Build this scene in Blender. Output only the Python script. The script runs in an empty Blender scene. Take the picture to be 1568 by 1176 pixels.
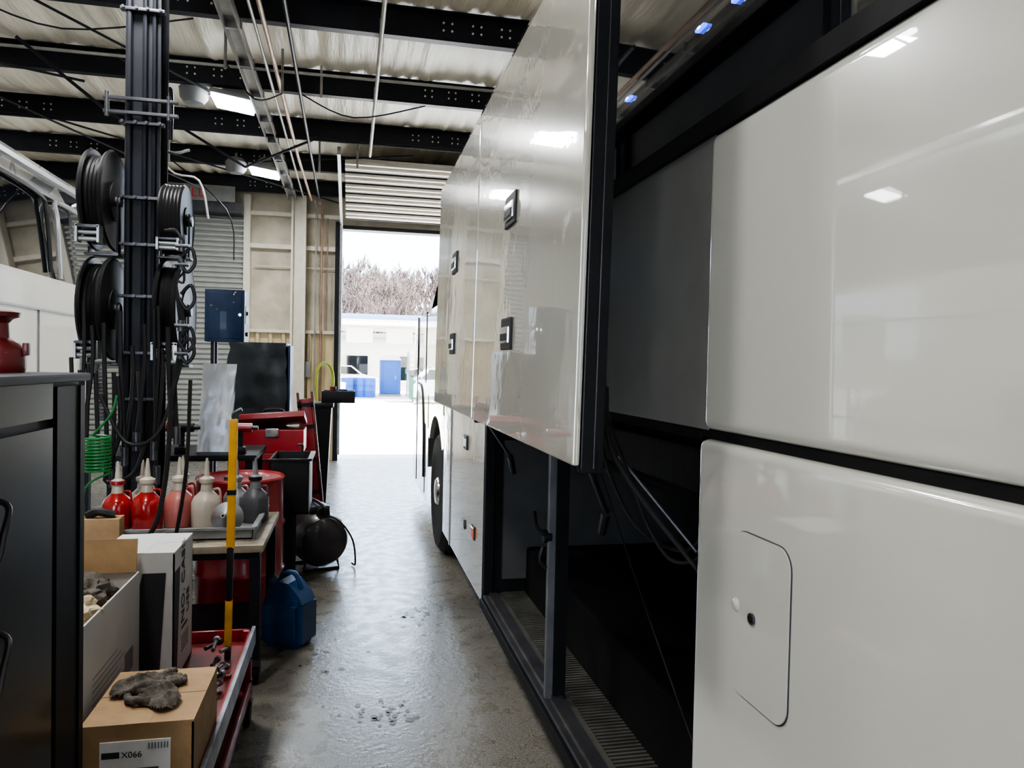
import bpy, bmesh, math, random
from mathutils import Vector, Matrix, noise
random.seed(7)
R=math.radians
S=bpy.context.scene

# ---------------------------------------------------------------- materials
MC={}
def mat(name,col,rough=.5,metal=0,coat=0,var=0,vscale=8,bump=0,bscale=30,emit=None,estr=0,trans=0,col2=None,stretch=(1,1,1),spec=.5,alpha=1,coatior=1.5):
    if name in MC: return MC[name]
    m=bpy.data.materials.new(name); m.use_nodes=True
    nt=m.node_tree; N=nt.nodes; L=nt.links
    b=N['Principled BSDF']
    c=(*col,1)
    b.inputs['Base Color'].default_value=c
    b.inputs['Roughness'].default_value=rough
    b.inputs['Metallic'].default_value=metal
    b.inputs['Specular IOR Level'].default_value=spec
    b.inputs['Coat Weight'].default_value=coat
    b.inputs['Coat Roughness'].default_value=.02
    b.inputs['Coat IOR'].default_value=coatior
    b.inputs['Transmission Weight'].default_value=trans
    b.inputs['Alpha'].default_value=alpha
    if emit:
        b.inputs['Emission Color'].default_value=(*emit,1); b.inputs['Emission Strength'].default_value=estr
    tc=N.new('ShaderNodeTexCoord'); mp=N.new('ShaderNodeMapping'); mp.inputs['Scale'].default_value=stretch
    L.new(tc.outputs['Object'],mp.inputs['Vector'])
    v=var if var else .06
    n=N.new('ShaderNodeTexNoise'); n.inputs['Scale'].default_value=vscale; n.inputs['Detail'].default_value=5
    L.new(mp.outputs[0],n.inputs['Vector'])
    r=N.new('ShaderNodeValToRGB')
    d=[x*(1-v) for x in col] if not col2 else col2
    e=[min(1,x*(1+v)) for x in col]
    r.color_ramp.elements[0].position=.35; r.color_ramp.elements[1].position=.65
    r.color_ramp.elements[0].color=(*d,1); r.color_ramp.elements[1].color=(*e,1)
    L.new(n.outputs['Fac'],r.inputs['Fac']); L.new(r.outputs[0],b.inputs['Base Color'])
    if bump:
        n2=N.new('ShaderNodeTexNoise'); n2.inputs['Scale'].default_value=bscale; n2.inputs['Detail'].default_value=4
        L.new(mp.outputs[0],n2.inputs['Vector'])
        bp=N.new('ShaderNodeBump'); bp.inputs['Strength'].default_value=bump; bp.inputs['Distance'].default_value=.01
        L.new(n2.outputs['Fac'],bp.inputs['Height']); L.new(bp.outputs[0],b.inputs['Normal'])
        if coat: L.new(bp.outputs[0],b.inputs['Coat Normal'])
    MC[name]=m; return m

WHITE=mat('bus_white_paint',(.58,.57,.515),.22,0,1,var=.01,vscale=1,coatior=1.65)
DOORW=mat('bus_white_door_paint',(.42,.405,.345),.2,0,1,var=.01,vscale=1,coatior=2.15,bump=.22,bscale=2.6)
GREYP=mat('grey_shade_and_strip',(.19,.185,.175),.35,0,.4)  # grey for the shade behind raised doors and the closed panel's strip
GREYD=mat('grey_door_liner',(.30,.30,.29),.5)
BLACK=mat('black_plastic',(.010,.010,.011),.45,var=.2,spec=.3)
CABB=mat('black_powder_coat',(.007,.007,.008),.5,var=.2,spec=.18)
BAYB=mat('black_bay_lining',(.009,.009,.009),.7,var=.2,spec=.12)
RUB=mat('black_rubber',(.008,.008,.009),.55,var=.2,bump=.1,spec=.15)
HOSE=mat('hose_rubber',(.011,.010,.011),.42,var=.2,spec=.3)
GLASS=mat('tinted_glass',(.006,.007,.009),.03,0,1,spec=1,coatior=1.7)
BSTEEL=mat('black_painted_steel',(.009,.010,.015),.5,.0,var=.25,vscale=6,bump=.05,spec=.25)
STEEL=mat('galvanized_steel',(.34,.35,.36),.42,.8,var=.15,vscale=12)
DSTEEL=mat('dark_metal',(.08,.08,.09),.4,.7,var=.2)
CHROME=mat('chrome',(.7,.7,.7),.12,1)
RED=mat('red_paint',(.27,.011,.018),.35,0,.3,var=.2)
DRED=mat('dark_red_paint',(.13,.009,.012),.4,0,.2,var=.3)
YEL=mat('yellow_paint',(.66,.33,.015),.45,var=.2)
BLUE=mat('blue_plastic',(.007,.045,.14),.4,0,.15,var=.15)
DBLUE=mat('blue_steel',(.008,.028,.08),.45,0,.1,var=.2,spec=.3)
GREY=mat('grey_plastic',(.20,.205,.21),.5,var=.1)
CARD=mat('cardboard',(.36,.23,.12),.85,var=.1,vscale=15,bump=.1,bscale=120)
WCARD=mat('white_cardboard',(.55,.55,.55),.7,var=.04)
PAPER=mat('paper_label',(.75,.75,.75),.6)
INK=mat('ink_black',(.03,.03,.035),.6)
CLOTH=mat('glove_fabric',(.13,.115,.10),.95,var=.5,vscale=25,bump=.6,bscale=250,spec=.1)
RAG=mat('rag_cloth',(.62,.52,.36),.95,var=.2,bump=.4,bscale=90)
COPPER=mat('copper_pipe',(.30,.20,.14),.5,.4,var=.2)
COND=mat('conduit_grey',(.30,.29,.27),.5,.4,var=.15)
GREEN=mat('green_hose',(.015,.15,.035),.35)
LIME=mat('lime_hose',(.30,.34,.04),.5)
LIVERY=mat('yellow_green_livery',(.42,.45,.06),.25,0,.8)
OIL=mat('red_fluid_plastic',(.34,.012,.012),.2,0,.5,var=.15)
MILK=mat('milky_plastic',(.46,.40,.33),.35,0,.3,var=.1)
TAN=mat('tan_corrugated',(.62,.50,.31),.5,var=.08,vscale=3)
VINYL=mat('insulation_vinyl',(.50,.45,.35),.5,var=.25,vscale=2.5,bump=1,bscale=6)
TRIM=mat('white_steel_trim',(.70,.65,.56),.45,var=.06)
SLAT=mat('roll_door_slats',(.36,.37,.35),.45,.2,var=.06)
ORANGE=mat('orange_marker_lens',(.7,.12,.03),.2,0,.6)
LENS=mat('lamp_lens',(1,1,1),.3,emit=(.92,.97,1),estr=35)
TIREM=mat('tire_rubber',(.018,.018,.018),.75,bump=.3,bscale=60)
ALU=mat('polished_aluminium',(.7,.7,.7),.2,1)
RIBM=mat('bay_floor_mat',(.06,.057,.05),.6,var=.3,spec=.3)
CARPET=mat('bay_carpet',(.014,.014,.015),.95,bump=.4,bscale=200,spec=.1)
FOIL=mat('foil_bag',(.55,.57,.60),.28,.4,bump=.5,bscale=9)
CEIL=mat('ceiling_insulation',(.92,.85,.70),.38,var=.09,vscale=2,bump=1,bscale=10,stretch=(4,.4,1))
# ------------------------------------------------------------- floor material
def floor_mat():
    m=bpy.data.materials.new('polished_concrete'); m.use_nodes=True
    nt=m.node_tree;N=nt.nodes;L=nt.links;b=N['Principled BSDF']
    tc=N.new('ShaderNodeTexCoord')
    def nz(s,d=6):
        n=N.new('ShaderNodeTexNoise');n.inputs['Scale'].default_value=s;n.inputs['Detail'].default_value=d
        L.new(tc.outputs['Object'],n.inputs['Vector']);return n
    def mul(a,bb,f):
        mx=N.new('ShaderNodeMix');mx.data_type='RGBA';mx.blend_type='MULTIPLY';mx.inputs['Factor'].default_value=f
        L.new(a,mx.inputs['A']);L.new(bb,mx.inputs['B']);return mx.outputs['Result']
    def ramp(n,p0,c0,p1,c1):
        r=N.new('ShaderNodeValToRGB');L.new(n.outputs['Fac'],r.inputs['Fac'])
        r.color_ramp.elements[0].position=p0;r.color_ramp.elements[0].color=(*c0,1)
        r.color_ramp.elements[1].position=p1;r.color_ramp.elements[1].color=(*c1,1);return r.outputs[0]
    base=ramp(nz(.8),.3,(.155,.145,.125),.7,(.20,.188,.165))
    sp=ramp(nz(130,4),.38,(.35,.34,.33),.62,(1.75,1.7,1.6))
    st=ramp(nz(2.2,8),.36,(.6,.59,.57),.45,(1,1,1))
    L.new(mul(mul(base,sp,.7),st,.6),b.inputs['Base Color'])
    rr=nz(11,7);mr=N.new('ShaderNodeMapRange');L.new(rr.outputs['Fac'],mr.inputs['Value'])
    mr.inputs['From Min'].default_value=.38;mr.inputs['From Max'].default_value=.62
    mr.inputs['To Min'].default_value=.24;mr.inputs['To Max'].default_value=.36
    L.new(mr.outputs[0],b.inputs['Roughness'])
    bp=N.new('ShaderNodeBump');bp.inputs['Strength'].default_value=.6;bp.inputs['Distance'].default_value=.003
    bn=nz(42,4);L.new(bn.outputs['Fac'],bp.inputs['Height']);L.new(bp.outputs[0],b.inputs['Normal'])
    b.inputs['Specular IOR Level'].default_value=.8
    b.inputs['Specular Tint'].default_value=(.72,.87,1,1)  # blue of the reflected sky put into the specular tint
    b.inputs['IOR'].default_value=1.55
    return m
FLOOR=floor_mat()

# ---------------------------------------------------------------- builder
class B:
    def __init__(s,name): s.name=name;s.V=[];s.F=[];s.M=[];s.mats=[];s.T=None
    def mi(s,m):
        if m not in s.mats: s.mats.append(m)
        return s.mats.index(m)
    def add(s,V,F,m,T=None):
        o=len(s.V);k=s.mi(m)
        for v in V:
            v=Vector(v)
            if T: v=T@v
            if s.T: v=s.T@v
            s.V.append(v)
        for f in F: s.F.append([o+i for i in f]); s.M.append(k)
    def addbm(s,bm,m,T=None):
        bm.verts.ensure_lookup_table()
        for i,v in enumerate(bm.verts): v.index=i
        s.add([v.co.copy() for v in bm.verts],[[v.index for v in f.verts] for f in bm.faces],m,T); bm.free()
    def box(s,x0,x1,y0,y1,z0,z1,m,bev=0,rot=None,seg=2):
        bm=bmesh.new()
        bmesh.ops.create_cube(bm,size=1,matrix=Matrix.Diagonal((abs(x1-x0),abs(y1-y0),abs(z1-z0),1)))
        if bev: bmesh.ops.bevel(bm,geom=list(bm.edges),offset=bev,segments=seg,affect='EDGES',profile=.6)
        T=Matrix.Translation(((x0+x1)/2,(y0+y1)/2,(z0+z1)/2))
        if rot: T=T@rot
        s.addbm(bm,m,T); return s
    def cyl(s,p0,p1,r,m,r2=None,seg=20):
        p0=Vector(p0);p1=Vector(p1);d=p1-p0
        bm=bmesh.new()
        bmesh.ops.create_cone(bm,cap_ends=True,segments=seg,radius1=r,radius2=r if r2 is None else r2,depth=d.length)
        q=Vector((0,0,1)).rotation_difference(d.normalized()).to_matrix().to_4x4()
        s.addbm(bm,m,Matrix.Translation((p0+p1)/2)@q); return s
    def tube(s,pts,r,m,seg=8,smooth=True,closed=False):
        P=[Vector(p) for p in pts]
        if smooth and len(P)>2:
            Q=[]
            n=len(P)
            for i in range(n-1):
                a=P[max(i-1,0)];b=P[i];c=P[i+1];d=P[min(i+2,n-1)]
                for k in range(5):
                    t=k/5
                    Q.append(.5*((2*b)+(-a+c)*t+(2*a-5*b+4*c-d)*t*t+(-a+3*b-3*c+d)*t**3))
            Q.append(P[-1]);P=Q
        n=len(P);V=[];F=[]
        t0=(P[1]-P[0]).normalized()
        u=t0.orthogonal().normalized()
        for i in range(n):
            t=(P[min(i+1,n-1)]-P[max(i-1,0)]).normalized()
            u=(u-t*u.dot(t)).normalized(); w=t.cross(u)
            rr=r(i/(n-1)) if callable(r) else r
            for k in range(seg):
                a=2*math.pi*k/seg
                V.append(P[i]+u*math.cos(a)*rr+w*math.sin(a)*rr)
        for i in range(n-1):
            for k in range(seg):
                k2=(k+1)%seg
                F.append([i*seg+k,i*seg+k2,(i+1)*seg+k2,(i+1)*seg+k])
        F.append(list(range(seg))[::-1]);F.append([(n-1)*seg+k for k in range(seg)])
        s.add(V,F,m); return s
    def lathe(s,prof,o,m,seg=28,axis='Z'):
        V=[];F=[]
        for r,z in prof:
            for k in range(seg):
                a=2*math.pi*k/seg;x=r*math.cos(a);y=r*math.sin(a)
                V.append((x,y,z) if axis=='Z' else ((z,x,y) if axis=='X' else (x,z,y)))
        for i in range(len(prof)-1):
            for k in range(seg):
                k2=(k+1)%seg;F.append([i*seg+k,i*seg+k2,(i+1)*seg+k2,(i+1)*seg+k])
        F.append(list(range(seg))[::-1]);F.append([(len(prof)-1)*seg+k for k in range(seg)])
        s.add(V,F,m,Matrix.Translation(o)); return s
    def prism(s,out,a0,a1,m,axis='X'):
        n=len(out);V=[]
        for a in (a0,a1):
            for p,q in out:
                V.append((a,p,q) if axis=='X' else ((p,a,q) if axis=='Y' else (p,q,a)))
        F=[list(range(n))[::-1],[n+i for i in range(n)]]
        for i in range(n): F.append([i,(i+1)%n,n+(i+1)%n,n+i])
        s.add(V,F,m); return s
    def done(s,parent=None,sharp=35,wn=False):
        me=bpy.data.meshes.new(s.name)
        c=Vector((0,0,0))
        if not parent and s.V:
            mn=Vector([min(v[i] for v in s.V) for i in range(3)]);mx=Vector([max(v[i] for v in s.V) for i in range(3)])
            c=(mn+mx)/2; c.z=mn.z
        me.from_pydata([v-c for v in s.V],[],s.F)
        for m in s.mats: me.materials.append(m)
        me.polygons.foreach_set('material_index',s.M)
        bm=bmesh.new();bm.from_mesh(me);bmesh.ops.recalc_face_normals(bm,faces=bm.faces);bm.to_mesh(me);bm.free()
        me.polygons.foreach_set('use_smooth',[True]*len(me.polygons))
        me.set_sharp_from_angle(angle=R(sharp))
        ob=bpy.data.objects.new(s.name,me);S.collection.objects.link(ob);ob.location=c
        if parent: ob.parent=parent
        if wn and len(me.polygons)<20000:
            w=ob.modifiers.new('weighted_normals','WEIGHTED_NORMAL');w.keep_sharp=True;w.weight=90
        return ob
def empty(name,loc=(0,0,0)):
    e=bpy.data.objects.new(name,None);S.collection.objects.link(e);e.location=loc;return e
def rrect(y0,y1,z0,z1,r,n=6):
    o=[]
    for cy,cz,a0 in((y1-r,z1-r,0),(y0+r,z1-r,90),(y0+r,z0+r,180),(y1-r,z0+r,270)):
        for k in range(n+1):
            a=R(a0+90*k/n);o.append((cy+r*math.cos(a),cz+r*math.sin(a)))
    return o
def text(name,body,size,loc,rot,m,parent):
    cu=bpy.data.curves.new(name,'FONT');cu.body=body;cu.size=size;cu.extrude=.0006;cu.materials.append(m)
    o=bpy.data.objects.new(name,cu);S.collection.objects.link(o);o.location=loc;o.rotation_euler=rot;o.parent=parent;return o

# ---------------------------------------------------------------- room shell
XL,XR_,YB,YW,ZC=-11,6.5,-8,12.45,4.46
b=B('floor');b.box(XL,XR_,YB,YW+.2,-.2,0,FLOOR);b.done()
PY=[12.2-1.525*i for i in range(14)]
V=[];F=[];nx=int((XR_-XL)/.035)
ys=[]
y=YB
while y<YW: ys.append(y);y+=.15
ys.append(YW)
for yy in ys:
    for i in range(nx+1):
        x=XL+(XR_-XL)*i/nx
        ph=((12.2-yy)%1.525)/1.525
        sg=math.sin(math.pi*ph)
        w=noise.noise(Vector((x*4,yy*.5,0)))*.03*sg+noise.noise(Vector((x*9,yy*.35,4)))*.034+noise.noise(Vector((x*19,yy*.6,9)))*.017
        V.append((x,yy,ZC-.05*sg+w))
for j in range(len(ys)-1):
    for i in range(nx):
        a=j*(nx+1)+i;F.append([a,a+1,a+nx+2,a+nx+1])
b=B('ceiling');b.add(V,F,CEIL);b.box(XL,XR_,YB,YW+.2,ZC+.1,ZC+.15,TRIM);b.done(sharp=80)
b=B('wall_left');b.box(XL-.15,XL,YB,YW+.2,0,ZC+.1,VINYL)
for z in(1.3,2.1,3.2):b.box(XL,XL+.08,YB,YW,z,z+.12,TRIM)
b.done()
b=B('wall_right');b.box(XR_,XR_+.15,YB,YW+.2,0,ZC+.1,VINYL);b.done()
b=B('wall_back')
b.box(XL,-4.9,YB-.15,YB,0,ZC+.1,VINYL);b.box(-1.6,XR_,YB-.15,YB,0,ZC+.1,VINYL)
b.box(-4.9,-1.6,YB-.15,YB,3.8,ZC+.1,VINYL);b.done()
b=B('wall_far')
for x0,x1 in((XL,-5.2),(-1.6,-.2),(3.9,XR_)):
    b.box(x0,x1,YW+.05,YW+.2,0,ZC+.1,VINYL)
    n=int((x1-x0)/.2)
    out=[]
    for i in range(n):
        a=x0+(x1-x0)*i/n;w=(x1-x0)/n
        out+=[(a,YW+.02),(a+w*.55,YW+.02),(a+w*.65,YW-.03),(a+w*.9,YW-.03),(a+w*.99,YW+.02)]
    out+=[(x1,YW+.06),(x0,YW+.06)]
    b.prism(out,0,2.07,TAN,'Z')
    for z,h in((2.05,.05),(3.38,.07),(3.9,.06)): b.box(x0,x1,YW-.06,YW+.06,z,z+h,TRIM)
    b.tube([(x0+.1,YW-.02,3.1),(x1-.05,YW-.02,3.1)],.012,TRIM,smooth=False)
b.box(-5.2,-1.6,YW+.05,YW+.2,3.85,ZC+.1,VINYL)
b.box(-.2,3.9,YW+.05,YW+.2,3.78,ZC+.1,VINYL)
b.done()
b=B('trim_1')
b.box(-.26,-.18,YW-.08,YW+.22,0,3.86,BSTEEL);b.box(3.88,3.96,YW-.08,YW+.22,0,3.86,BSTEEL);b.box(-.18,3.88,YW-.02,YW+.22,3.76,3.82,BSTEEL)
b.done()
b=B('trim_2');b.box(-1.66,-1.56,YW-.1,YW+.1,0,4.2,TRIM);b.box(-5.25,-5.15,YW-.1,YW+.1,0,4.2,TRIM);b.box(-5.15,-1.66,YW-.35,YW+.05,3.85,4.0,DSTEEL);b.done()
b=B('wall_column');b.box(-.93,-.9,YW-.28,YW-.06,0,4.2,TRIM);b.box(-.74,-.71,YW-.28,YW-.06,0,4.2,TRIM);b.box(-.9,-.74,YW-.18,YW-.15,0,4.2,TRIM)
b.box(-.98,-.66,YW-.32,YW-.02,0,.02,TRIM);b.done()
b=B('door_1')
out=[];z=0
while z<3.85:
    out+=[(YW+.0,z),(YW-.03,z+.02),(YW-.03,z+.05),(YW+.0,z+.075)];z+=.08
out+=[(YW+.05,3.85),(YW+.05,0)]
b.prism(out,-5.15,-1.66,SLAT,'X');b.done(sharp=25)
b=B('door_2')
b.T=Matrix.Translation((0,12.3,3.84))@Matrix.Rotation(R(-5.5),4,'X')
y=-2.66
while y<-.1:
    b.box(-.1,3.8,y,y+.40,.04,.08,TRIM,.008)
    b.box(-.1,3.8,y,y+.05,.0,.04,TRIM);b.box(-.1,3.8,y+.2,y+.24,.01,.04,TRIM);b.box(-.1,3.8,y+.405,y+.425,.03,.07,BSTEEL)
    y+=.43
for x in(-.17,3.85): b.box(x-.02,x+.02,-3.0,0,-.02,.08,STEEL)
b.T=None
for x in(-.17,3.85): b.tube([(x,12.28,3.86),(x,12.35,3.80),(x,12.37,3.6),(x,12.37,.1)],.025,STEEL,smooth=False)
b.cyl((-.1,12.1,4.22),(3.8,12.1,4.22),.025,STEEL)
b.done()
for i,py in enumerate(PY):
    if py<YB+.2: continue
    b=B('roof_purlin')
    b.box(XL,XR_,py-.004,py+.004,4.235,4.43,BSTEEL)
    b.box(XL,XR_,py-.004,py+.075,4.225,4.237,BSTEEL);b.box(XL,XR_,py-.075,py+.004,4.425,4.437,BSTEEL)
    x=-8.3
    while x<6:
        for dx in(0,.07,.24,.31,.48,.55):
            for dz in(.07,.13):
                b.cyl((x+dx,py-.012,4.235+dz),(x+dx,py-.003,4.235+dz),.009,TRIM,seg=8)
        x+=2.25
    b.done()
b=B('ceiling_strut')
b.box(-.98,-.86,-2,12.2,4.19,4.2,COND);b.box(-.98,-.97,-2,12.2,4.12,4.2,COND);b.box(-.87,-.86,-2,12.2,4.12,4.2,COND)
y=0
while y<12: b.box(-.99,-.85,y,y+.03,4.14,4.21,STEEL);y+=.762
b.done()
b=B('overhead_pipes')
b.tube([(.2,-2,4.14),(.2,9.4,4.14)],.018,COND,smooth=False)
b.tube([(-.66,-2,4.1),(-.66,9.5,4.1),(-.62,11.9,4.08)],.018,COPPER,smooth=False)
b.tube([(-.74,-2,4.15),(-.74,11.9,4.12)],.013,COND,smooth=False)
b.tube([(-5,8.9,4.15),(5,8.9,4.15)],.02,BSTEEL,smooth=False)
b.tube([(-5,6.9,4.12),(5,6.9,4.18)],.014,COND,smooth=False)
b.tube([(-.5,5.5,4.18),(-.5,8.9,4.1),(-.5,11.9,4.1)],.016,BSTEEL,smooth=False)
for x,y,l in((-.4,9.4,.5),(-.3,7.2,.35),(.2,6.1,.15),(.2,7.6,.15),(-2.1,9.4,.5),(-1.9,7.2,.5),(-1.0,6.3,.5),(-.62,6.9,.45),(.05,9.3,.45)):
    b.tube([(x,y,4.34),(x,y,4.4-l)],.012,COND,smooth=False)
b.tube([(-2.0,7.0,4.2),(-1.62,7.0,3.95),(-1.55,7.0,3.9),(-1.55,7.0,3.5)],.018,BSTEEL)
b.tube([(-2.6,6.6,4.1),(-1.75,7.2,3.5),(-1.5,7.5,3.55)],.014,BSTEEL)
b.tube([(-1.9,9,4.2),(-1.2,9,3.8),(-.4,9,4.2)],.016,BSTEEL,smooth=False)
b.tube([(-2.4,10.4,4.25),(-1.6,10.3,3.55),(-1.5,10.3,2.9)],.008,BSTEEL)
b.tube([(-2.2,8.6,4.2),(-1.9,8.5,3.6),(-1.6,8.5,3.5),(-1.5,8.5,3.1)],.012,COND)
b.tube([(-1.0,6.3,3.95),(-.8,6.5,3.75),(-.62,6.9,3.95)],.007,BSTEEL)
b.tube([(-2.8,6.1,4.2),(-2.1,6.1,4.0),(-1.2,6.1,4.18)],.007,BSTEEL);b.tube([(-.5,7.6,4.2),(0,7.6,4.02),(.7,7.6,4.2)],.007,BSTEEL)
b.done()
b=B('wall_conduits')
b.tube([(-.50,12.0,4.08),(-.47,12.34,3.95),(-.47,12.34,.2)],.02,COPPER,smooth=False)
b.tube([(-.58,12.0,4.1),(-.56,12.34,4.0),(-.56,12.34,.9)],.013,COND,smooth=False)
b.tube([(-.38,12.34,3.9),(-.38,12.34,2.1)],.010,COPPER,smooth=False)
b.done()
b=B('roof_bracing_rods')
for a,c in(((-4,3.1,4.2),(-1.35,7.6,4.15)),((-6,6.1,4.2),(-2.2,6.9,3.9)),((-3.2,9.1,4.2),(-.2,12.1,4.1)),((-3.6,5,3.9),(-1.3,4.6,4.2)),((-3.8,7.6,4.2),(-2.0,10.7,3.9)),((-1.2,10.3,4.2),(.7,9.1,4.1))):
    b.tube([a,c],.011,BSTEEL,smooth=False)
b.done()
LP=42
def lamp(x,y,p=LP):
    e=empty('high_bay_lamp',(x,y,4.11))
    b=B('housing')
    b.T=Matrix.Rotation(R(8),4,'Y')
    b.box(-.20,.20,-.20,.20,.03,.08,GREY,.02)
    b.lathe([(.02,.23),(.06,.22),(.10,.18),(.13,.12),(.15,.09),(.15,.07)],(0,0,0),GREY)
    b.T=None
    b.lathe([(.03,-.04),(.09,-.03),(.13,.02),(.14,.11),(.09,.17),(.02,.19)],(-.36,0,.02),GREY)
    b.tube([(-.36,0,.20),(-.36,0,.26)],.015,STEEL,smooth=False);b.tube([(0,0,.21),(0,0,.27)],.012,STEEL,smooth=False)
    b.tube([(-.24,0,.08),(-.12,0,.08)],.015,STEEL,smooth=False)
    b.done(e)
    b=B('lens');b.T=Matrix.Rotation(R(8),4,'Y');b.box(-.18,.18,-.18,.18,.0,.03,LENS,.006);b.done(e)
    l=bpy.data.lights.new('lamp_light','AREA');l.shape='SQUARE';l.size=.36;l.energy=p;l.color=(1,.985,.96);l.spread=R(170)
    o=bpy.data.objects.new('lamp_light',l);S.collection.objects.link(o);o.parent=e;o.location=(0,0,-.02)
for x,y in((-1.17,7.85),(-1.17,10.6),(-1.17,4.3),(-2.45,5.0),(-1.17,2.0),(-1.17,-1),(-1.2,-4.5),(-5,0),(-7.6,11.0),(5,4),(-8.3,3),(-4.6,9.8)):  # beyond the visible and reflected lamps, unseen ones are added for ambient light
    lamp(x,y)

# ---------------------------------------------------------------- coach bus
bus=empty('coach_bus',(2,2,0)); 
class C(B):
    def done(s,parent=None,sharp=35):
        s.V=[v-Vector((2,2,0)) for v in s.V]; return B.done(s,bus,sharp,True)
XS=.72
b=C('side_panels')
b.box(XS,XS+.06,-5,1.432,1.475,2.085,WHITE,.026,seg=6)
b.box(XS+.006,XS+.05,1.418,3.97,1.475,2.085,GREYP,.004)  # white panel behind raised doors, its shade put into the grey colour
b.box(XS,XS+.05,3.95,6.0,1.475,2.085,WHITE,.01)
b.box(XS-.012,XS+.03,-5,1.425,.29,1.458,WHITE,.022,seg=4)
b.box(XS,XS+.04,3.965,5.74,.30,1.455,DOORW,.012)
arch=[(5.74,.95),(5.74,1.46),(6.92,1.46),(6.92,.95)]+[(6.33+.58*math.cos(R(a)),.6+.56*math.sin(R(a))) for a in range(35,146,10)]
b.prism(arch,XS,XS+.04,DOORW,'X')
b.box(3.22,3.27,-5,7,.3,2.1,WHITE);b.box(XS+.02,3.25,-5.05,-5,.3,3.2,WHITE)
b.done()
b=C('seams_and_trim')
b.box(XS+.01,XS+.05,-5,6,1.452,1.478,BAYB)
b.box(XS-.006,XS+.05,-5,6,2.083,2.125,RUB)
b.box(XS+.02,XS+.06,-5,6,2.12,2.26,GLASS)
b.box(XS-.008,XS+.06,-5,6,2.255,2.28,BLACK,.006)
b.box(XS-.003,XS+.05,3.955,3.968,.3,1.46,ALU)
b.done()
b=C('fuel_flap')
b.prism(rrect(1.076,1.259,1.006,1.309,.038),XS-.0135,XS-.008,DSTEEL)
b.prism(rrect(1.0785,1.2575,1.0085,1.3075,.036),XS-.0155,XS-.008,WHITE)
b.cyl((XS-.020,1.188,1.160),(XS-.01,1.188,1.160),.010,DSTEEL);b.cyl((XS-.022,1.188,1.160),(XS-.01,1.188,1.160),.006,BLACK)
b.lathe([(.001,-.006),(.010,-.004),(.014,0),(.014,.004)],(XS-.014,1.246,1.168),WHITE,axis='X')
b.done()
b=C('window_band')
for y0,y1 in((-5,-3.2),(-3.17,-1.2),(-1.17,.8),(.83,2.8),(2.83,4.6),(4.63,5.98)):
    V=[(XS+.02,y0,2.28),(XS+.02,y1,2.28),(XS+.05,y1,3.15),(XS+.05,y0,3.15),(XS+.06,y0,2.28),(XS+.06,y1,2.28),(XS+.13,y1,3.15),(XS+.13,y0,3.15)]
    b.add(V,[[0,1,2,3],[4,5,6,7],[0,1,5,4],[3,2,6,7],[0,3,7,4],[1,2,6,5]],GLASS)
b.box(3.2,3.25,-5,6,2.1,3.15,GLASS)
b.done()
b=C('roof_shell')
b.prism([(XS+.05,3.14),(XS+.12,3.3),(XS+.3,3.42),(2.0,3.47),(3.27-.3,3.42),(3.27-.12,3.3),(3.27-.05,3.14)],-5,5.95,WHITE,'Y')
b.done()
b=C('window_pillars')
for y in(-3.2,-1.2,.8,2.8,4.6): b.prism([(XS+.03,2.28),(XS+.06,3.15),(XS+.14,3.15),(XS+.08,2.28)],y,y+.035,BLACK,'Y')
b.done()
b=C('luggage_bay')
b.box(XS+.04,3.22,-4.9,6,1.42,1.478,BAYB)
b.box(XS+.02,3.22,1.43,3.96,.30,.365,RIBM)
y=1.46
while y<3.93: b.box(XS+.1,2.38,y,y+.011,.365,.371,RIBM); y+=.022
b.box(2.4,2.45,1.43,3.96,.36,1.42,CARPET)
b.box(XS+.05,2.42,1.425,1.445,.3,1.43,CARPET);b.box(XS+.02,2.42,3.93,3.965,.3,1.43,BAYB)
b.box(XS+.1,2.4,3.90,3.93,.45,1.20,mat('grey_carpet',(.07,.07,.07),.95,bump=.4,bscale=150,spec=.1))
b.box(XS+.02,XS+.09,1.43,3.96,1.33,1.43,RUB,.01)
b.box(XS+.03,XS+.05,1.43,3.96,1.38,1.395,DSTEEL)
b.box(XS+.12,XS+.2,1.43,3.96,1.28,1.42,BAYB,.01)
b.box(XS-.002,XS+.018,1.43,3.96,.352,.368,DSTEEL);b.box(XS-.012,XS+.02,1.43,3.96,.285,.335,RUB,.006);b.box(XS+.03,XS+.07,1.43,3.96,.366,.38,DSTEEL)
b.box(XS+.005,XS+.035,2.64,2.662,.36,1.43,mat('worn_post',(.16,.16,.17),.4,.5,var=.2),.004);b.box(XS+.035,XS+.08,2.63,2.68,.36,1.43,RUB)
b.box(XS-.002,XS+.05,3.90,3.95,.30,1.46,RUB,.006)
b.box(XS+.01,XS+.06,1.426,1.45,.3,1.46,RUB)
b.cyl((XS-.01,2.66,.97),(XS+.02,2.66,.97),.025,BLACK);b.tube([(XS,2.66,.97),(XS-.03,2.68,1.0),(XS-.03,2.72,1.05)],.008,BLACK)
b.tube([(XS-.01,2.66,.93),(XS-.02,2.66,.88),(XS+.01,2.66,.85)],.008,BLACK)
b.done()
b=C('under_chassis');b.box(.95,3.05,-4.8,8.5,.32,.62,BAYB,.02);b.box(1.1,3.1,4.0,8.4,.6,1.42,BAYB);b.box(1.1,3.1,-4.8,1.4,.6,1.42,BAYB)
b.done()
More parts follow.
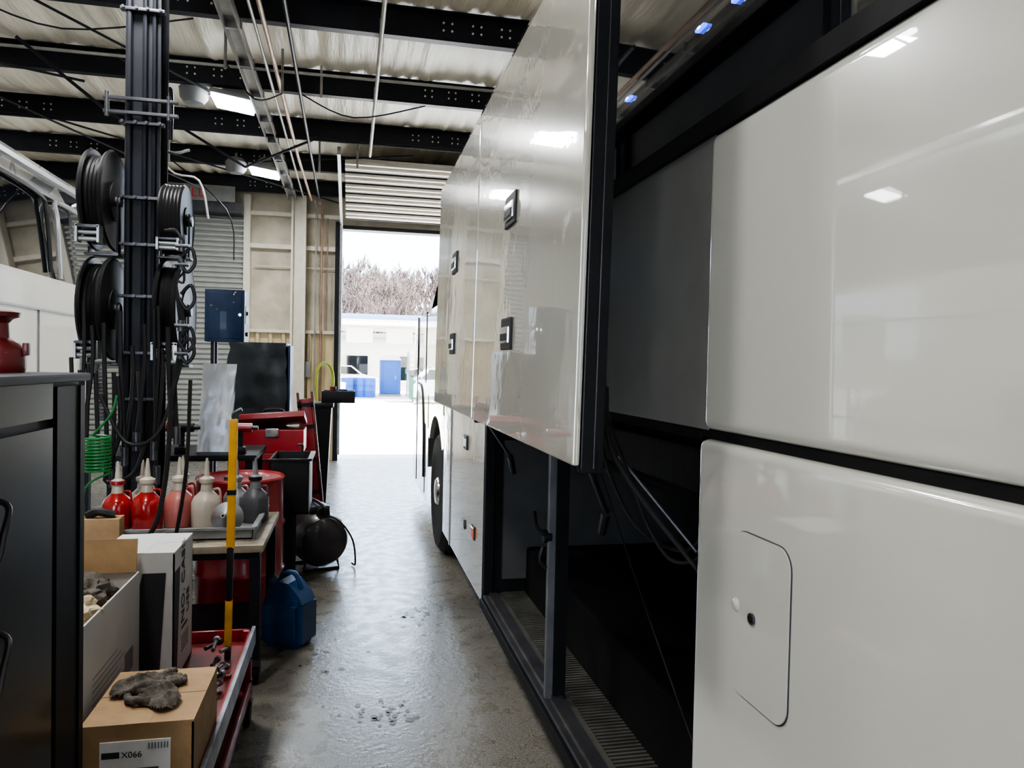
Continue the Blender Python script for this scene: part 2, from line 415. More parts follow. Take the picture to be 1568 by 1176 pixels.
def wheel(cy,x0,nm,side=-1):
    b=C(nm)
    p=[(.28,0),(.34,-.02),(.46,-.01),(.505,.03),(.515,.08),(.515,.22),(.505,.27),(.46,.30),(.30,.30)]
    b.lathe(p if side<0 else [(r,.3-z) for r,z in p],(x0,cy,.515),TIREM,48,'X')
    h=[(.29,.01),(.27,.03),(.25,.09),(.14,.10),(.12,.0),(.10,-.02),(.02,-.03)]
    b.lathe(h if side<0 else [(r,.3-z) for r,z in h],(x0,cy,.515),ALU,40,'X')
    for k in range(10):
        a=2*math.pi*k/10;xx=x0+.07 if side<0 else x0+.2
        b.cyl((xx,cy+.19*math.cos(a),.515+.19*math.sin(a)),(xx+.04,cy+.19*math.cos(a),.515+.19*math.sin(a)),.016,CHROME,seg=8)
    b.done()
wheel(6.33,XS+.03,'front_wheel');wheel(6.33,2.93,'front_wheel_right',1);wheel(-3,XS+.06,'rear_wheel');wheel(-3,2.93,'rear_wheel_right',1)
b=C('front_cab')
prof=[.3,.9,1.45,2.08,2.12,2.35,2.75,3.1,3.35,3.45]
st=[(6.92,[1.275,1.275,1.275,1.275,1.26,1.21,1.14,1.06,.95,.6]),
    (7.9,[1.275,1.275,1.275,1.27,1.24,1.12,1.02,.94,.80,.5]),
    (8.7,[1.26,1.27,1.27,1.24,1.18,1.02,.90,.82,.7,.45]),
    (9.15,[1.2,1.22,1.22,1.15,1.08,.90,.80,.72,.6,.35]),
    (9.4,[1.0,1.05,1.05,.98,.9,.74,.62,.54,.45,.2])]
off=[0,0,0,-.03,-.04,-.1,-.22,-.36,-.5,-.7]
V=[];n=len(prof)
for yi,(yy,hw) in enumerate(st):
    k=yi/(len(st)-1)
    for i,z in enumerate(prof): V.append((1.995-hw[i],yy+off[i]*k,z))
    for i in reversed(range(n)): V.append((1.995+hw[i],yy+off[i]*k,prof[i]))
m2=2*n
Fw=[];Fg=[]
for j in range(len(st)-1):
    for i in range(m2-1):
        ii=i if i<n else m2-2-i
        (Fg if 3<=ii<=6 and j>0 else Fw).append([j*m2+i,j*m2+i+1,(j+1)*m2+i+1,(j+1)*m2+i])
o=(len(st)-1)*m2
for i in range(n-1):
    q=[o+i,o+i+1,o+m2-2-i,o+m2-1-i]
    (Fg if 2<=i<=7 else Fw).append(q)
b.add(V,Fw,WHITE)
b.add(V,Fg,GLASS)
b.add([(XS+.02,5.95,2.1),(XS+.09,5.95,3.15),(XS+.02,6.94,2.12),(1.995-1.06,6.94,3.1)],[[0,1,3,2]],GLASS)
b.box(XS+.0,XS+.04,6.0,6.93,1.46,2.10,WHITE)
b.add([(XS+.09,5.95,3.14),(1.3,5.95,3.44),(1.995-.6,6.94,3.45),(1.995-1.06,6.94,3.1)],[[0,1,2,3]],WHITE)
b.box(1.3,2.7,5.9,6.95,3.4,3.46,WHITE)
b.box(XS-.004,XS+.01,7.2,7.22,.35,2.1,BLACK);b.box(XS-.004,XS+.01,8.1,8.12,.35,2.1,BLACK)
b.tube([(XS-.006,7.25,.5),(XS-.006,7.3,1.0),(XS-.006,7.5,1.35),(XS-.006,8.0,1.4)],.012,BLACK)
b.prism([(6.93,1.0),(8.0,1.15),(8.0,1.48),(6.93,1.40)],XS-.005,XS+.004,LIVERY);b.prism([(5.78,1.20),(6.92,1.32),(6.92,1.60),(5.78,1.50)],XS-.005,XS+.004,LIVERY)
b.done()
b=C('panel_handles')
b.box(XS-.008,XS,4.55,4.68,1.07,1.16,BLACK,.003);b.box(XS-.013,XS-.004,4.57,4.66,1.09,1.14,CHROME,.003)
b.cyl((XS-.006,4.6,.60),(XS,4.6,.60),.03,BLACK)
b.box(XS-.016,XS,4.23,4.31,.595,.655,ORANGE,.006);b.box(XS-.006,XS,4.22,4.32,.585,.665,BLACK,.003)
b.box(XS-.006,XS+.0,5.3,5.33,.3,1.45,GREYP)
b.done()
for n_,(y0,y1) in enumerate(((1.40,2.645),(2.665,3.87))):
    b=C('raised_luggage_door_%d'%(n_+1))
    yc=(y0+y1)/2
    lean=R(.9)
    b.T=Matrix.Translation((.43,yc,1.4))@Matrix.Rotation(lean,4,'Y')@Matrix.Translation((-.43,-yc,-1.4))
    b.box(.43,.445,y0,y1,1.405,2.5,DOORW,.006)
    b.box(.445,.470,y0+.008,y1-.008,1.415,2.49,GREYD)
    b.box(.446,.495,y0-.0,y0+.03,1.39,2.5,RUB,.006);b.box(.470,.495,y1-.05,y1,1.39,2.5,RUB,.006)
    b.box(.470,.49,y0,y1,1.39,1.44,RUB,.006);b.box(.470,.49,y0,y1,2.46,2.5,RUB,.006)
    b.box(.447,.4485,y0-.002,y0+.002,1.4,2.5,DSTEEL);b.box(.472,.474,y0-.002,y0+.002,1.4,2.5,DSTEEL)
    for z in(1.69,2.04):
        yy=2.07 if n_==0 else 3.22
        b.box(.424,.431,yy-.07,yy+.07,z-.045,z+.045,BLACK,.006)
        b.box(.418,.427,yy-.055,yy+.055,z-.028,z+.02,CHROME,.004)
        b.box(.4165,.42,yy-.04,yy+.04,z-.02,z+.0,BLACK)
    b.T=None
    for y in(y0+.35,y1-.09):
        b.tube([(.48,y,1.50),(.62,y,1.36),(.78,y,1.28)],.013,BLACK,smooth=False)
    b.tube([(.49,y0+.12,1.42),(.70,y0+.55,1.20)],.008,DSTEEL,smooth=False)
    b.tube([(.70,y0+.55,1.20),(.76,y0+.75,1.10)],.014,BLACK,smooth=False)
    b.done()
b=C('hanging_cables')
b.tube([(.50,1.43,1.62),(.53,1.48,1.5),(.60,1.55,1.38),(.66,1.55,1.24),(.70,1.5,1.18),(.76,1.46,1.22),(.78,1.5,1.35)],.0045,HOSE)
b.tube([(.50,1.45,1.7),(.53,1.52,1.46),(.60,1.62,1.33),(.67,1.62,1.22),(.74,1.52,1.20),(.8,1.5,1.3)],.004,HOSE)
b.tube([(.51,1.44,1.56),(.56,1.5,1.40),(.74,1.44,1.16)],.006,HOSE)
b.tube([(.60,1.6,1.40),(.75,1.50,1.20)],.004,DSTEEL,smooth=False)
b.tube([(.74,2.2,1.35),(.8,1.9,.95),(.85,1.6,.6)],.0025,BLACK)
b.done()
GLINTB=mat('blue_led_glint',(.02,.05,.6),.3,emit=(.05,.12,1),estr=3);GLINTW=mat('white_led_glint',(.9,.9,1),.3,emit=(.5,.6,1),estr=6)
b=C('led_reflections')  # LED reflections in the window glass, put in as glowing chips
for y,z in((1.36,2.335),(1.52,2.345),(1.95,2.34)):
    b.box(XS+.012,XS+.022,y-.02,y+.02,z-.003,z+.003,GLINTB,.001);b.box(XS+.010,XS+.02,y-.006,y+.006,z-.002,z+.002,GLINTW)
b.done()

# ---------------------------------------------------------------- second coach (left)
b2=empty('coach_bus',(-4,6,0))
class D(B):
    def done(s,parent=None,sharp=35):
        s.V=[v-Vector((-4,6,0)) for v in s.V]; return B.done(s,b2,sharp,True)
SILV=mat('silver_paint',(.45,.46,.48),.25,.3,1)
b=D('body')
pr=[(.35,0),(2.25,0),(2.35,-.02),(3.15,-.1),(3.35,-.2),(3.45,-.5)]
ysd=[(1.5,0),(8.6,0),(9.2,.06),(9.6,.25),(9.75,.7)]
V=[]
for yy,ins in ysd:
    for z,dx in pr: V.append((-2.8+dx-ins,yy-(z-.35)*.12*(ins>0),z))
    for z,dx in reversed(pr): V.append((-5.3-dx+ins,yy-(z-.35)*.12*(ins>0),z))
m2=12;Fw=[];Fg=[];Fs=[]
for j in range(len(ysd)-1):
    for i in range(m2-1):
        ii=i if i<6 else m2-2-i
        (Fg if ii==2 else (Fs if ii>=3 else Fw)).append([j*m2+i,j*m2+i+1,(j+1)*m2+i+1,(j+1)*m2+i])
o=(len(ysd)-1)*m2
for i in range(5): (Fg if i in(1,2) else Fw).append([o+i,o+i+1,o+m2-2-i,o+m2-1-i])
Fw.append(list(range(m2)))
b.add(V,Fw,WHITE);b.add(V,Fg,GLASS);b.add(V,Fs,SILV)
b.done()
b=D('roof_rail');b.tube([(-2.86,1.6,3.32),(-2.86,9.2,3.32),(-3.1,9.45,3.3)],.05,SILV,smooth=False)
b.tube([(-2.79,8.1,2.36),(-2.80,8.05,2.9),(-2.86,8.2,3.12),(-2.86,9.0,3.1),(-2.84,9.15,2.95),(-2.82,9.15,2.4)],.025,SILV)
b.tube([(-2.79,6.2,2.36),(-2.80,6.15,2.9),(-2.86,6.3,3.12),(-2.86,7.7,3.12),(-2.84,7.9,2.95),(-2.80,7.9,2.4)],.02,BLACK)
b.box(-2.81,-2.78,1.5,9,1.2,1.22,GREY);b.box(-2.81,-2.785,1.5,9,2.02,2.04,GREY)
for y in(6.5,7.6,8.7): b.box(-2.805,-2.785,y,y+.012,.4,2.02,GREY)
b.done()
for i,(x,y) in enumerate(((-3.15,7.7),(-5.25,7.7),(-3.15,2.9),(-5.25,2.9))):
    b=D('wheel_%d'%(i+1));b.lathe([(.28,0),(.46,0),(.5,.04),(.5,.26),(.46,.32),(.28,.32)],(x+.02,y,.5),TIREM,40,'X');b.lathe([(.02,.05),(.27,.05),(.28,.2),(.27,.345),(.1,.35),(.02,.34)],(x+.02,y,.5),ALU,30,'X');b.done()

# ---------------------------------------------------------------- steel column with reels
b=B('steel_column')
cx,cy=-1.2,4.85
b.box(cx-.09,cx+.09,cy-.10,cy-.085,0,4.22,BSTEEL);b.box(cx-.09,cx+.09,cy+.085,cy+.10,0,4.22,BSTEEL);b.box(cx-.008,cx+.008,cy-.09,cy+.09,0,4.22,BSTEEL)
b.box(cx-.14,cx+.14,cy-.14,cy+.14,0,.02,BSTEEL)
b.tube([(cx-.075,cy-.125,.8),(cx-.075,cy-.125,4.2)],.018,BSTEEL,smooth=False);b.tube([(cx+.01,cy-.12,.8),(cx+.01,cy-.12,4.2)],.014,BSTEEL,smooth=False)
b.tube([(cx+.06,cy-.12,1.1),(cx+.06,cy-.12,4.2)],.012,BSTEEL,smooth=False)
for z in(1.35,1.62,1.95,2.25,2.52,2.95,3.6):
    b.box(cx-.12,cx+.12,cy-.15,cy-.105,z,z+.018,DSTEEL,.004)
    for x in(-.10,-.03,.03,.10): b.cyl((cx+x,cy-.165,z+.010),(cx+x,cy-.145,z+.010),.009,DSTEEL,seg=8)
for z in(3.0,3.08): b.box(cx-.2,cx+.2,cy-.17,cy-.14,z,z+.018,DSTEEL,.004)
for x in(-.18,.15): b.cyl((cx+x,cy-.16,2.98),(cx+x,cy-.16,3.12),.012,DSTEEL)
b.done()
def reel(x,y,z,r,w=.10):
    b=B('hose_reel')
    for xx in(x-w/2,x+w/2):
        b.lathe([(.05,-.006),(r*.93,-.006),(r,-.012),(r+.008,0),(r,.012),(r*.93,.006),(.05,.006)],(xx,y,z),BLACK,40,'X')
    V=w/2-.02
    for lay in range(4):
        rr=r*.60+lay*.024
        n=4
        for k in range(n):
            xx=x-V+2*V*k/(n-1)
            b.lathe([(rr-.011,-.0),(rr-.006,-.011),(rr+.006,-.011),(rr+.012,0),(rr+.006,.011),(rr-.006,.011),(rr-.011,0)],(xx,y,z),HOSE,32,'X')
    b.cyl((x-w/2-.04,y,z),(x+w/2+.04,y,z),.03,DSTEEL)
    b.cyl((x+w/2+.0,y,z),(x+w/2+.012,y,z),r*.40,BLACK);b.cyl((x-w/2-.012,y,z),(x-w/2,y,z),r*.40,DSTEEL)
    b.box(x-w/2-.03,x-w/2-.02,y-.03,y+.03,z-r*1.1,z+.04,BSTEEL,.003);b.box(x+w/2+.02,x+w/2+.03,y-.03,y+.03,z-r*1.1,z+.04,BSTEEL,.003)
    b.box(x-w/2-.04,x+w/2+.04,y-.06,y+.06,z-r*1.14,z-r*1.08,DSTEEL,.004)
    b.box(x-.06,x+.06,y-r-.02,y-r+.05,z-r*.72,z-r*.66,DSTEEL,.004);b.box(x-.06,x-.048,y-r-.02,y-r+.05,z-r*1.0,z-r*.66,STEEL);b.box(x+.048,x+.06,y-r-.02,y-r+.05,z-r*1.0,z-r*.66,STEEL)
    b.cyl((x-.05,y-r+.01,z-r*.8),(x+.05,y-r+.01,z-r*.8),.013,STEEL);b.cyl((x-.05,y-r+.01,z-r*.93),(x+.05,y-r+.01,z-r*.93),.013,STEEL)
    s=1 if x<cx else -1
    b.box(min(x,cx-.10*s),max(x,cx-.10*s),y+.02,y+.06,z-r*1.14,z-r*1.05,DSTEEL)
    b.done()
for x,y,z,r in((-1.395,4.72,2.50,.28),(-1.395,4.72,1.88,.29),(-1.01,4.72,2.41,.2),(-1.01,4.72,1.88,.29)): reel(x,y,z,r)
b=B('hanging_hoses')
random.seed(3)
for x0 in(-1.46,-1.42,-1.40,-1.38,-1.36,-1.34,-1.30,-1.05,-1.03,-1.01,-.98,-.95,-1.1,-1.13,-1.16,-1.25,-1.22):
    z0=random.uniform(1.5,1.9);x1=x0+random.uniform(-.04,.04);zz=random.uniform(.95,1.2)
    b.tube([(x0,4.40,z0),(x0+.01,4.38,(z0+zz)/2+.1),(x1,4.36,zz)],.008+random.random()*.005,HOSE)
    if random.random()<.6: b.cyl((x1,4.36,zz+.04),(x1,4.36,zz-.06),.018,DSTEEL)
for k in range(3):
    b.tube([(-1.0,4.40,2.30),(-.92,4.36,2.28),(-.89,4.36,2.15-.06*k),(-.93,4.36,2.0),(-.91+.015*k,4.36,1.7),(-.97,4.36,1.3)],.007,HOSE)
for z in(2.18,2.08,1.75,1.6):
    b.cyl((-.90,4.34,z),(-.90,4.34,z+.06),.018,DSTEEL);b.cyl((-.93,4.33,z+.03),(-.86,4.33,z+.03),.011,DSTEEL)
for zc in(1.66,1.72,1.95,2.15): b.tube([(-.90,4.33,zc),(-.85,4.33,zc+.05),(-.83,4.33,zc-.03),(-.87,4.33,zc-.08),(-.91,4.33,zc-.02)],.010,HOSE)
b.tube([(-1.22,4.36,1.5),(-1.2,4.34,1.2),(-1.26,4.3,.95),(-1.12,4.28,.98),(-1.07,4.34,1.15)],.012,HOSE)
b.tube([(-1.3,4.34,1.4),(-1.16,4.30,1.15),(-1.0,4.30,1.2),(-.92,4.34,1.5)],.010,HOSE)
b.done()
b=B('table_air_hose')
b.tube([(-.86,3.95,1.45),(-.86,3.88,1.1),(-.885,3.83,.85),(-.93,3.80,.74)],.012,HOSE)
b.tube([(-.74,3.78,1.5),(-.745,3.74,1.1),(-.78,3.72,.8),(-.84,3.70,.5)],.009,HOSE)
b.done()
b=B('coiled_green_hose')
P=[]
for k in range(120):
    a=k*.6;P.append((-1.27+.06*math.cos(a),4.22+.05*math.sin(a),1.0+k*.0016))
b.tube(P,.0065,GREEN,6,smooth=False);b.tube([P[-1],(-1.22,4.25,1.3),(-1.2,4.28,1.4)],.006,GREEN)
b.tube([P[0],(-1.33,4.22,.92),(-1.33,4.22,.72)],.006,GREEN);b.done()
b=B('flexible_duct')
b.tube([(-1.34,4.50,1.25),(-1.35,4.49,1.56)],.030,GREY,14,smooth=False)
for k in range(15): b.lathe([(.030,-.006),(.036,0),(.030,.006)],(-1.34-.0005*k,4.495,1.26+.02*k),GREY,14)
b.done()

# ---------------------------------------------------------------- work table
b=B('work_table')
TX0,TX1,TY0,TY1=-1.75,-.40,3.78,4.62
b.box(TX0,TX1,TY0,TY1,.665,.70,mat('table_top',(.26,.22,.16),.5,var=.3,bump=.1),.004)
b.box(TX0+.02,TX1-.02,TY0+.02,TY1-.02,.63,.665,BSTEEL)
for x in(TX0+.04,TX1-.04):
    for y in(TY0+.04,TY1-.04):
        b.box(x-.025,x+.025,y-.025,y+.025,.13,.64,BSTEEL)
        b.box(x-.03,x+.03,y-.03,y+.03,.10,.13,DSTEEL);b.cyl((x-.018,y+.02,.05),(x+.018,y+.02,.05),.05,RUB);b.box(x-.028,x-.02,y-.01,y+.04,.04,.12,DSTEEL);b.box(x+.02,x+.028,y-.01,y+.04,.04,.12,DSTEEL)
b.box(TX0+.05,TX1-.1,TY0+.05,TY1-.05,.16,.18,BSTEEL)
b.done()
b=B('coiled_black_hose')
for k in range(6): b.lathe([(.12-.011,0),(.12,-.011),(.131,0),(.12,.011),(.109,0)],(-1.05+.01*(k%2),4.15,.192+.021*k),HOSE,28)
b.done()
b=B('drip_tray')
x0,x1,y0,y1=-1.30,-.46,3.9,4.5
b.box(x0,x1,y0,y1,.70,.712,GREY)
for a in((x0,x1,y0,y0+.012),(x0,x1,y1-.012,y1),(x0,x0+.012,y0,y1),(x1-.012,x1,y0,y1)): b.box(*a,.70,.765,GREY,.004)
b.box(x0-.01,x1+.01,y0-.015,y0,.755,.767,GREY);b.box(x1,x1+.015,y0,y1,.755,.767,GREY);b.done()
def jug(x,y,z,body,s=1,cap=RED,mat2=MILK):
    b=B('oil_dispenser_bottle')
    b.lathe([(.066*s,0),(.072*s,.01*s),(.072*s,.13*s),(.06*s,.155*s),(.03*s,.185*s)],(x,y,z),body,24)
    b.lathe([(.031*s,.18*s),(.026*s,.22*s),(.031*s,.225*s),(.031*s,.25*s),(.015*s,.26*s),(.008*s,.33*s),(.005*s,.35*s)],(x,y,z),mat2,16)
    b.tube([(x+.03*s,y,z+.19*s),(x+.06*s,y-.01,z+.195*s),(x+.068*s,y-.01,z+.15*s),(x+.06*s,y,z+.12*s)],.006*s,body)
    b.lathe([(.033*s,.228*s),(.036*s,.23*s),(.036*s,.247*s),(.033*s,.25*s)],(x,y,z),cap,16)
    b.done()
jug(-1.17,4.2,.712,OIL);jug(-1.02,4.17,.712,OIL,1.05,MILK);jug(-.875,4.22,.712,mat('pink_plastic',(.40,.12,.10),.35),1.05,MILK);jug(-.73,4.17,.712,MILK,1.05,MILK,MILK)
jug(-1.10,4.4,.712,MILK,.95,MILK);jug(-.50,4.30,.712,mat('grey_bottle',(.07,.07,.08),.4),1.0,BLACK,GREY);jug(-.9,4.42,.712,OIL,1,MILK)
b=B('steel_funnel')
b.lathe([(.08,0),(.078,.004),(.03,.07),(.014,.09),(.010,.15),(.006,.15),(.01,.08),(.07,.004)],(0,0,0),STEEL)
for i,v in enumerate(b.V): b.V[i]=Matrix.Translation((-.60,4.0,.795))@Matrix.Rotation(R(75),4,'X')@v
b.done()
jug(-.61,4.38,.712,STEEL,.95,STEEL,STEEL)
b=B('spray_can_cluster')
for x,y,r,h,m in((-1.5,4.1,.035,.2,RED),(-1.42,4.2,.035,.22,GREY),(-1.38,4.05,.03,.18,RED),(-1.55,4.3,.035,.2,BLUE),(-1.62,4.0,.04,.22,DRED),(-1.45,4.35,.035,.24,GREY),(-1.54,4.5,.035,.33,DRED)):
    b.lathe([(r,0),(r,h*.8),(r*.7,h*.86),(r*.35,h*.9),(r*.35,h)],(x,y,.70),m,18);b.cyl((x,y,.7+h),(x,y,.7+h+.02),.01,PAPER,seg=10)
b.done()
b=B('parts_carton')
b.box(-1.24,-1.05,3.80,3.88,.70,.84,CARD,.003);b.box(-1.24,-1.05,3.84,3.88,.84,.843,CARD)
b.tube([(-1.2,3.84,.85),(-1.15,3.83,.87),(-1.08,3.84,.85)],.02,BLACK);b.done()
b=B('yellow_pry_bar')
b.T=Matrix.Translation((-.478,3.2,0))@Matrix.Rotation(R(.8),4,'Y')
b.box(-.014,.014,-.010,.010,.41,.62,YEL,.004);b.box(-.013,.013,-.010,.010,.61,.84,BLACK,.004);b.box(-.016,.016,-.010,.010,.83,1.36,YEL,.004)
b.box(-.018,.018,-.012,.012,1.05,1.07,BLACK);b.tube([(0,0,1.35),(.0,0,1.38),(.03,0,1.40)],.008,DSTEEL)
b.box(-.012,.012,-.010,.010,.373,.42,BLACK,.003)
b.done()

# ---------------------------------------------------------------- front cart with boxes
b=B('red_utility_cart')
cx0,cx1,cy0,cy1=-1.10,-.40,2.12,3.42
def tray(z,h):
    b.box(cx0,cx1,cy0,cy1,z,z+.012,DRED)
    for a in((cx0,cx1,cy0,cy0+.015),(cx0,cx1,cy1-.015,cy1),(cx0,cx0+.015,cy0,cy1),(cx1-.015,cx1,cy0,cy1)): b.box(*a,z,z+h,RED,.003)
tray(.36,.06);tray(.14,.06)
b.box(cx1-.004,cx1+.012,cy0,cy1,.35,.43,mat('worn_steel_lip',(.30,.31,.36),.4,.3,var=.4),.004)
for x in(cx0+.02,cx1-.02):
    for y in(cy0+.02,cy1-.02):
        b.box(x-.018,x+.018,y-.018,y+.018,.10,.42,RED,.003)
        b.cyl((x-.015,y,.045),(x+.015,y,.045),.045,RUB);b.box(x-.022,x+.022,y-.02,y+.02,.085,.11,DSTEEL)
        for z in(.15,.2,.3): b.cyl((x+.016,y-.02,z),(x+.016,y-.016,z),.006,BLACK,seg=8)
b.done()
ZT=.373
def cbox(name,x0,x1,y0,y1,z0,z1,m,open_=True):
    b=B(name);t=.006
    b.box(x0,x1,y0,y1,z0,z0+t,m)
    b.box(x0,x1,y0,y0+t,z0,z1,m);b.box(x0,x1,y1-t,y1,z0,z1,m);b.box(x0,x0+t,y0,y1,z0,z1,m);b.box(x1-t,x1,y0,y1,z0,z1,m)
    if not open_:
        b.box(x0,x1,y0,(y0+y1)/2-.002,z1,z1+t,m);b.box(x0,x1,(y0+y1)/2+.002,y1,z1,z1+t,m);b.box((x0+x1)/2-.03,(x0+x1)/2+.03,y0-.001,y1+.001,z1+t,z1+t+.001,m)
    return b
b=cbox('cardboard_box',-.70,-.41,2.19,2.56,ZT,.59,CARD,open_=False)
b.box(-.65,-.47,2.187,2.19,.39,.55,PAPER)
for k in range(14): b.box(-.53+k*.004,-.532+k*.004+.002*(1+k%2),2.1855,2.187,.525,.542,INK)
for k in range(3): b.box(-.64,-.5+.01*(k%2),2.1855,2.187,.41+.03*k,.414+.03*k,INK)
b.box(-.645,-.60,2.1855,2.187,.505,.522,INK);b.box(-.56,-.49,2.1855,2.187,.40,.46,INK);b.box(-.64,-.57,2.1855,2.187,.445,.465,INK)
ob=b.done()
t=text('label_text','X066',.024,(0,0,0),(R(90),0,0),INK,ob);t.location=Vector((-.595,2.185,.505))-ob.location
b=cbox('open_carton',-1.06,-.74,2.34,2.93,ZT,.82,WCARD)
b.box(-1.057,-.743,2.343,2.927,.74,.742,CARD)
def flap(b,p,rot,w,l,m):
    T0=b.T;b.T=Matrix.Translation(p)@rot
    b.box(-w/2,w/2,0,l,-.003,.003,m);b.T=T0
flap(b,(-.90,2.34,.82),Matrix.Rotation(R(180),4,'Z')@Matrix.Rotation(R(-60),4,'X'),.30,.14,WCARD)
flap(b,(-.90,2.92,.82),Matrix.Rotation(R(80),4,'X'),.30,.12,CARD)
for k in range(9): b.box(-.741,-.7395,2.42,2.42+.25+.04*(k%3),.63-.02*k,.633-.02*k,GREY)
b.box(-.741,-.7395,2.75,2.85,.50,.58,GREY)
b.done()
b=cbox('printed_carton',-.90,-.63,2.97,3.30,ZT,.87,WCARD,open_=False)
b.prism([(-.82,.42),(-.68,.42),(-.66,.80),(-.74,.80)],2.967,2.9695,INK,'Y')
b.prism([(2.97,.42),(3.02,.42),(3.06,.80),(2.97,.80)],-.630,-.6285,INK,'X')
for k in range(5): b.box(-.630,-.6285,3.1,3.22,.45+.014*k,.456+.014*k,GREY)
b.box(-.630,-.6285,3.1,3.2,.54,.55,INK)
ob=b.done()
for s,y,zz,sz in(('NO. CASE',3.14,.56,.075),('USE',3.22,.58,.06)):
    t=text('carton_text',s,sz,(0,0,0),(0,0,0),INK,ob);t.rotation_euler=(R(90),R(-90),R(90)) ;t.location=Vector((-.628,y,zz))-ob.location
def blob(name,m,c,r,sc,seed,amp=.35):
    bm=bmesh.new();bmesh.ops.create_icosphere(bm,subdivisions=4,radius=1)
    for v in bm.verts:
        n=v.co.normalized();d=1+amp*noise.noise(n*2.3+Vector((seed,0,0)))+amp*.5*noise.noise(n*6+Vector((0,seed,0)))
        d+=.12*abs(noise.noise(n*11+Vector((seed,seed,0))))
        v.co=Vector((n.x*d*sc[0],n.y*d*sc[1],max(n.z*d,-.6)*sc[2]))*r
    b=B(name);b.addbm(bm,m,Matrix.Translation(c));return b
blob('white_rag',RAG,(-.84,2.50,.80),.085,(1.0,1.0,.7),3).done()
blob('dark_rag',CLOTH,(-.89,2.75,.80),.11,(1,1,.5),9).done()
def glove(name,T,seed=0,mir=1):
    random.seed(seed)
    b=B(name); b.T=T
    N_=56;V=[];F=[]
    ax,ay=.058,.085
    def H(x,y):
        q=(x/ax)**2+(y/ay)**2
        ang=math.atan2(y/ay,x/ax)
        edge=1+.22*noise.noise(Vector((math.cos(ang)*1.6,math.sin(ang)*1.6,seed*3.1)))
        f=max(0,1-q/(edge*edge))
        rd=1-abs(noise.noise(Vector((x*26+seed,y*15,seed))))*2.2
        rd2=1-abs(noise.noise(Vector((x*50,y*42+seed,seed+4))))*2
        return f,(.020+.024*max(rd,-.3)+.007*rd2)*(f**.38)
    idx={}
    for j in range(N_+1):
        for i in range(N_+1):
            x=(i/N_-.5)*2.5*ax;y=(j/N_-.5)*2.5*ay
            f,h=H(x,y)
            if f>0.001: idx[i,j]=len(V);V.append((x+.006*noise.noise(Vector((x*30,y*30,1))),y,h))
    for j in range(N_):
        for i in range(N_):
            k=[(i,j),(i+1,j),(i+1,j+1),(i,j+1)]
            if all(q in idx for q in k): F.append([idx[q] for q in k])
    b.add(V,F,CLOTH)
    for x,l in((-.036,.048),(-.012,.062),(.012,.058),(.034,.045)):
        x*=mir;c=random.uniform(-.022,.022)
        b.tube([(x,.05,.012),(x*1.15+c*.3,.065+l*.4,.018),(x*1.2+c,.065+l*.75,.012),(x*1.2+c*1.6,.062+l*1.0,.011)],lambda t:.0115-.002*t*t+.0018*math.sin(t*24),CLOTH,10)
    b.tube([(.035*mir,-.02,.012),(.066*mir,.000,.016),(.078*mir,.028,.012),(.074*mir,.052,.012)],lambda t:.0125-.002*t+.0015*math.sin(t*22),CLOTH,10)
    return b.done(sharp=80)
Rz=lambda a:Matrix.Rotation(R(a),4,'Z')
ZG=.598
glove('work_glove',Matrix.Translation((-.60,2.41,ZG))@Rz(-65),1)
glove('work_glove',Matrix.Translation((-.53,2.33,ZG))@Rz(30),2,-1)
b=B('hand_tool_pile')
random.seed(5)
for k in range(22):
    x=random.uniform(-.53,-.45);y=random.uniform(2.72,3.12);a=random.uniform(0,3.14);l=random.uniform(.03,.07);z=.385+.014*(k%7)
    d=Vector((math.cos(a)*.4,math.sin(a),0))*l
    b.cyl(Vector((x,y,z))-d,Vector((x,y,z))+d,.008,random.choice([STEEL,DSTEEL,DRED,BLACK,STEEL]),seg=10)
    b.cyl(Vector((x,y,z))+d*.85,Vector((x,y,z))+d*1.2,.013,random.choice([STEEL,BLACK,DSTEEL]),seg=10)
b.done()
blob('shop_rag',CLOTH,(-.56,2.66,.395),.05,(.9,1.1,.6),14).done()
# ---------------------------------------------------------------- black cabinet at the left
b=B('black_tool_cabinet')
GLB=mat('gloss_black',(.006,.006,.007),.28,0,.1,spec=.25)
b.box(-1.3,-.66,.9,2.05,.08,1.55,CABB,.006)
b.box(-.66,-.65,.9,1.85,1.46,1.54,GLB)
b.box(-.66,-.65,.9,1.85,.14,1.44,GLB)
b.box(-.665,-.648,1.87,1.9,.1,1.53,CABB);b.box(-.665,-.648,2.02,2.05,.1,1.53,CABB);b.box(-.662,-.652,1.9,2.02,.1,1.53,CABB)
b.box(-1.32,-.64,.88,2.07,1.54,1.56,CABB,.006)
for z in(1.27,1.02): 
    b.tube([(-.65,1.56,z+.06),(-.62,1.555,z+.045),(-.615,1.52,z),(-.62,1.505,z-.045),(-.65,1.50,z-.06)],.006,DSTEEL)
    b.box(-.652,-.64,1.51,1.56,z-.015,z+.015,DSTEEL,.004)
for x in(-1.2,-.75):
    for y in(1.0,1.95): b.cyl((x-.02,y,.045),(x+.02,y,.045),.045,RUB);b.box(x-.02,x+.02,y-.02,y+.02,.04,.09,DSTEEL)
b.done(wn=True)
b=B('red_pump_can')
b.lathe([(.052,0),(.055,.01),(.055,.05),(.042,.07),(.022,.08),(.020,.115),(.028,.125),(.042,.13),(.044,.14),(.02,.145)],(-.80,1.95,1.56),DRED,28)
b.box(-.748,-.736,1.94,1.96,1.60,1.63,DRED,.003);b.done()
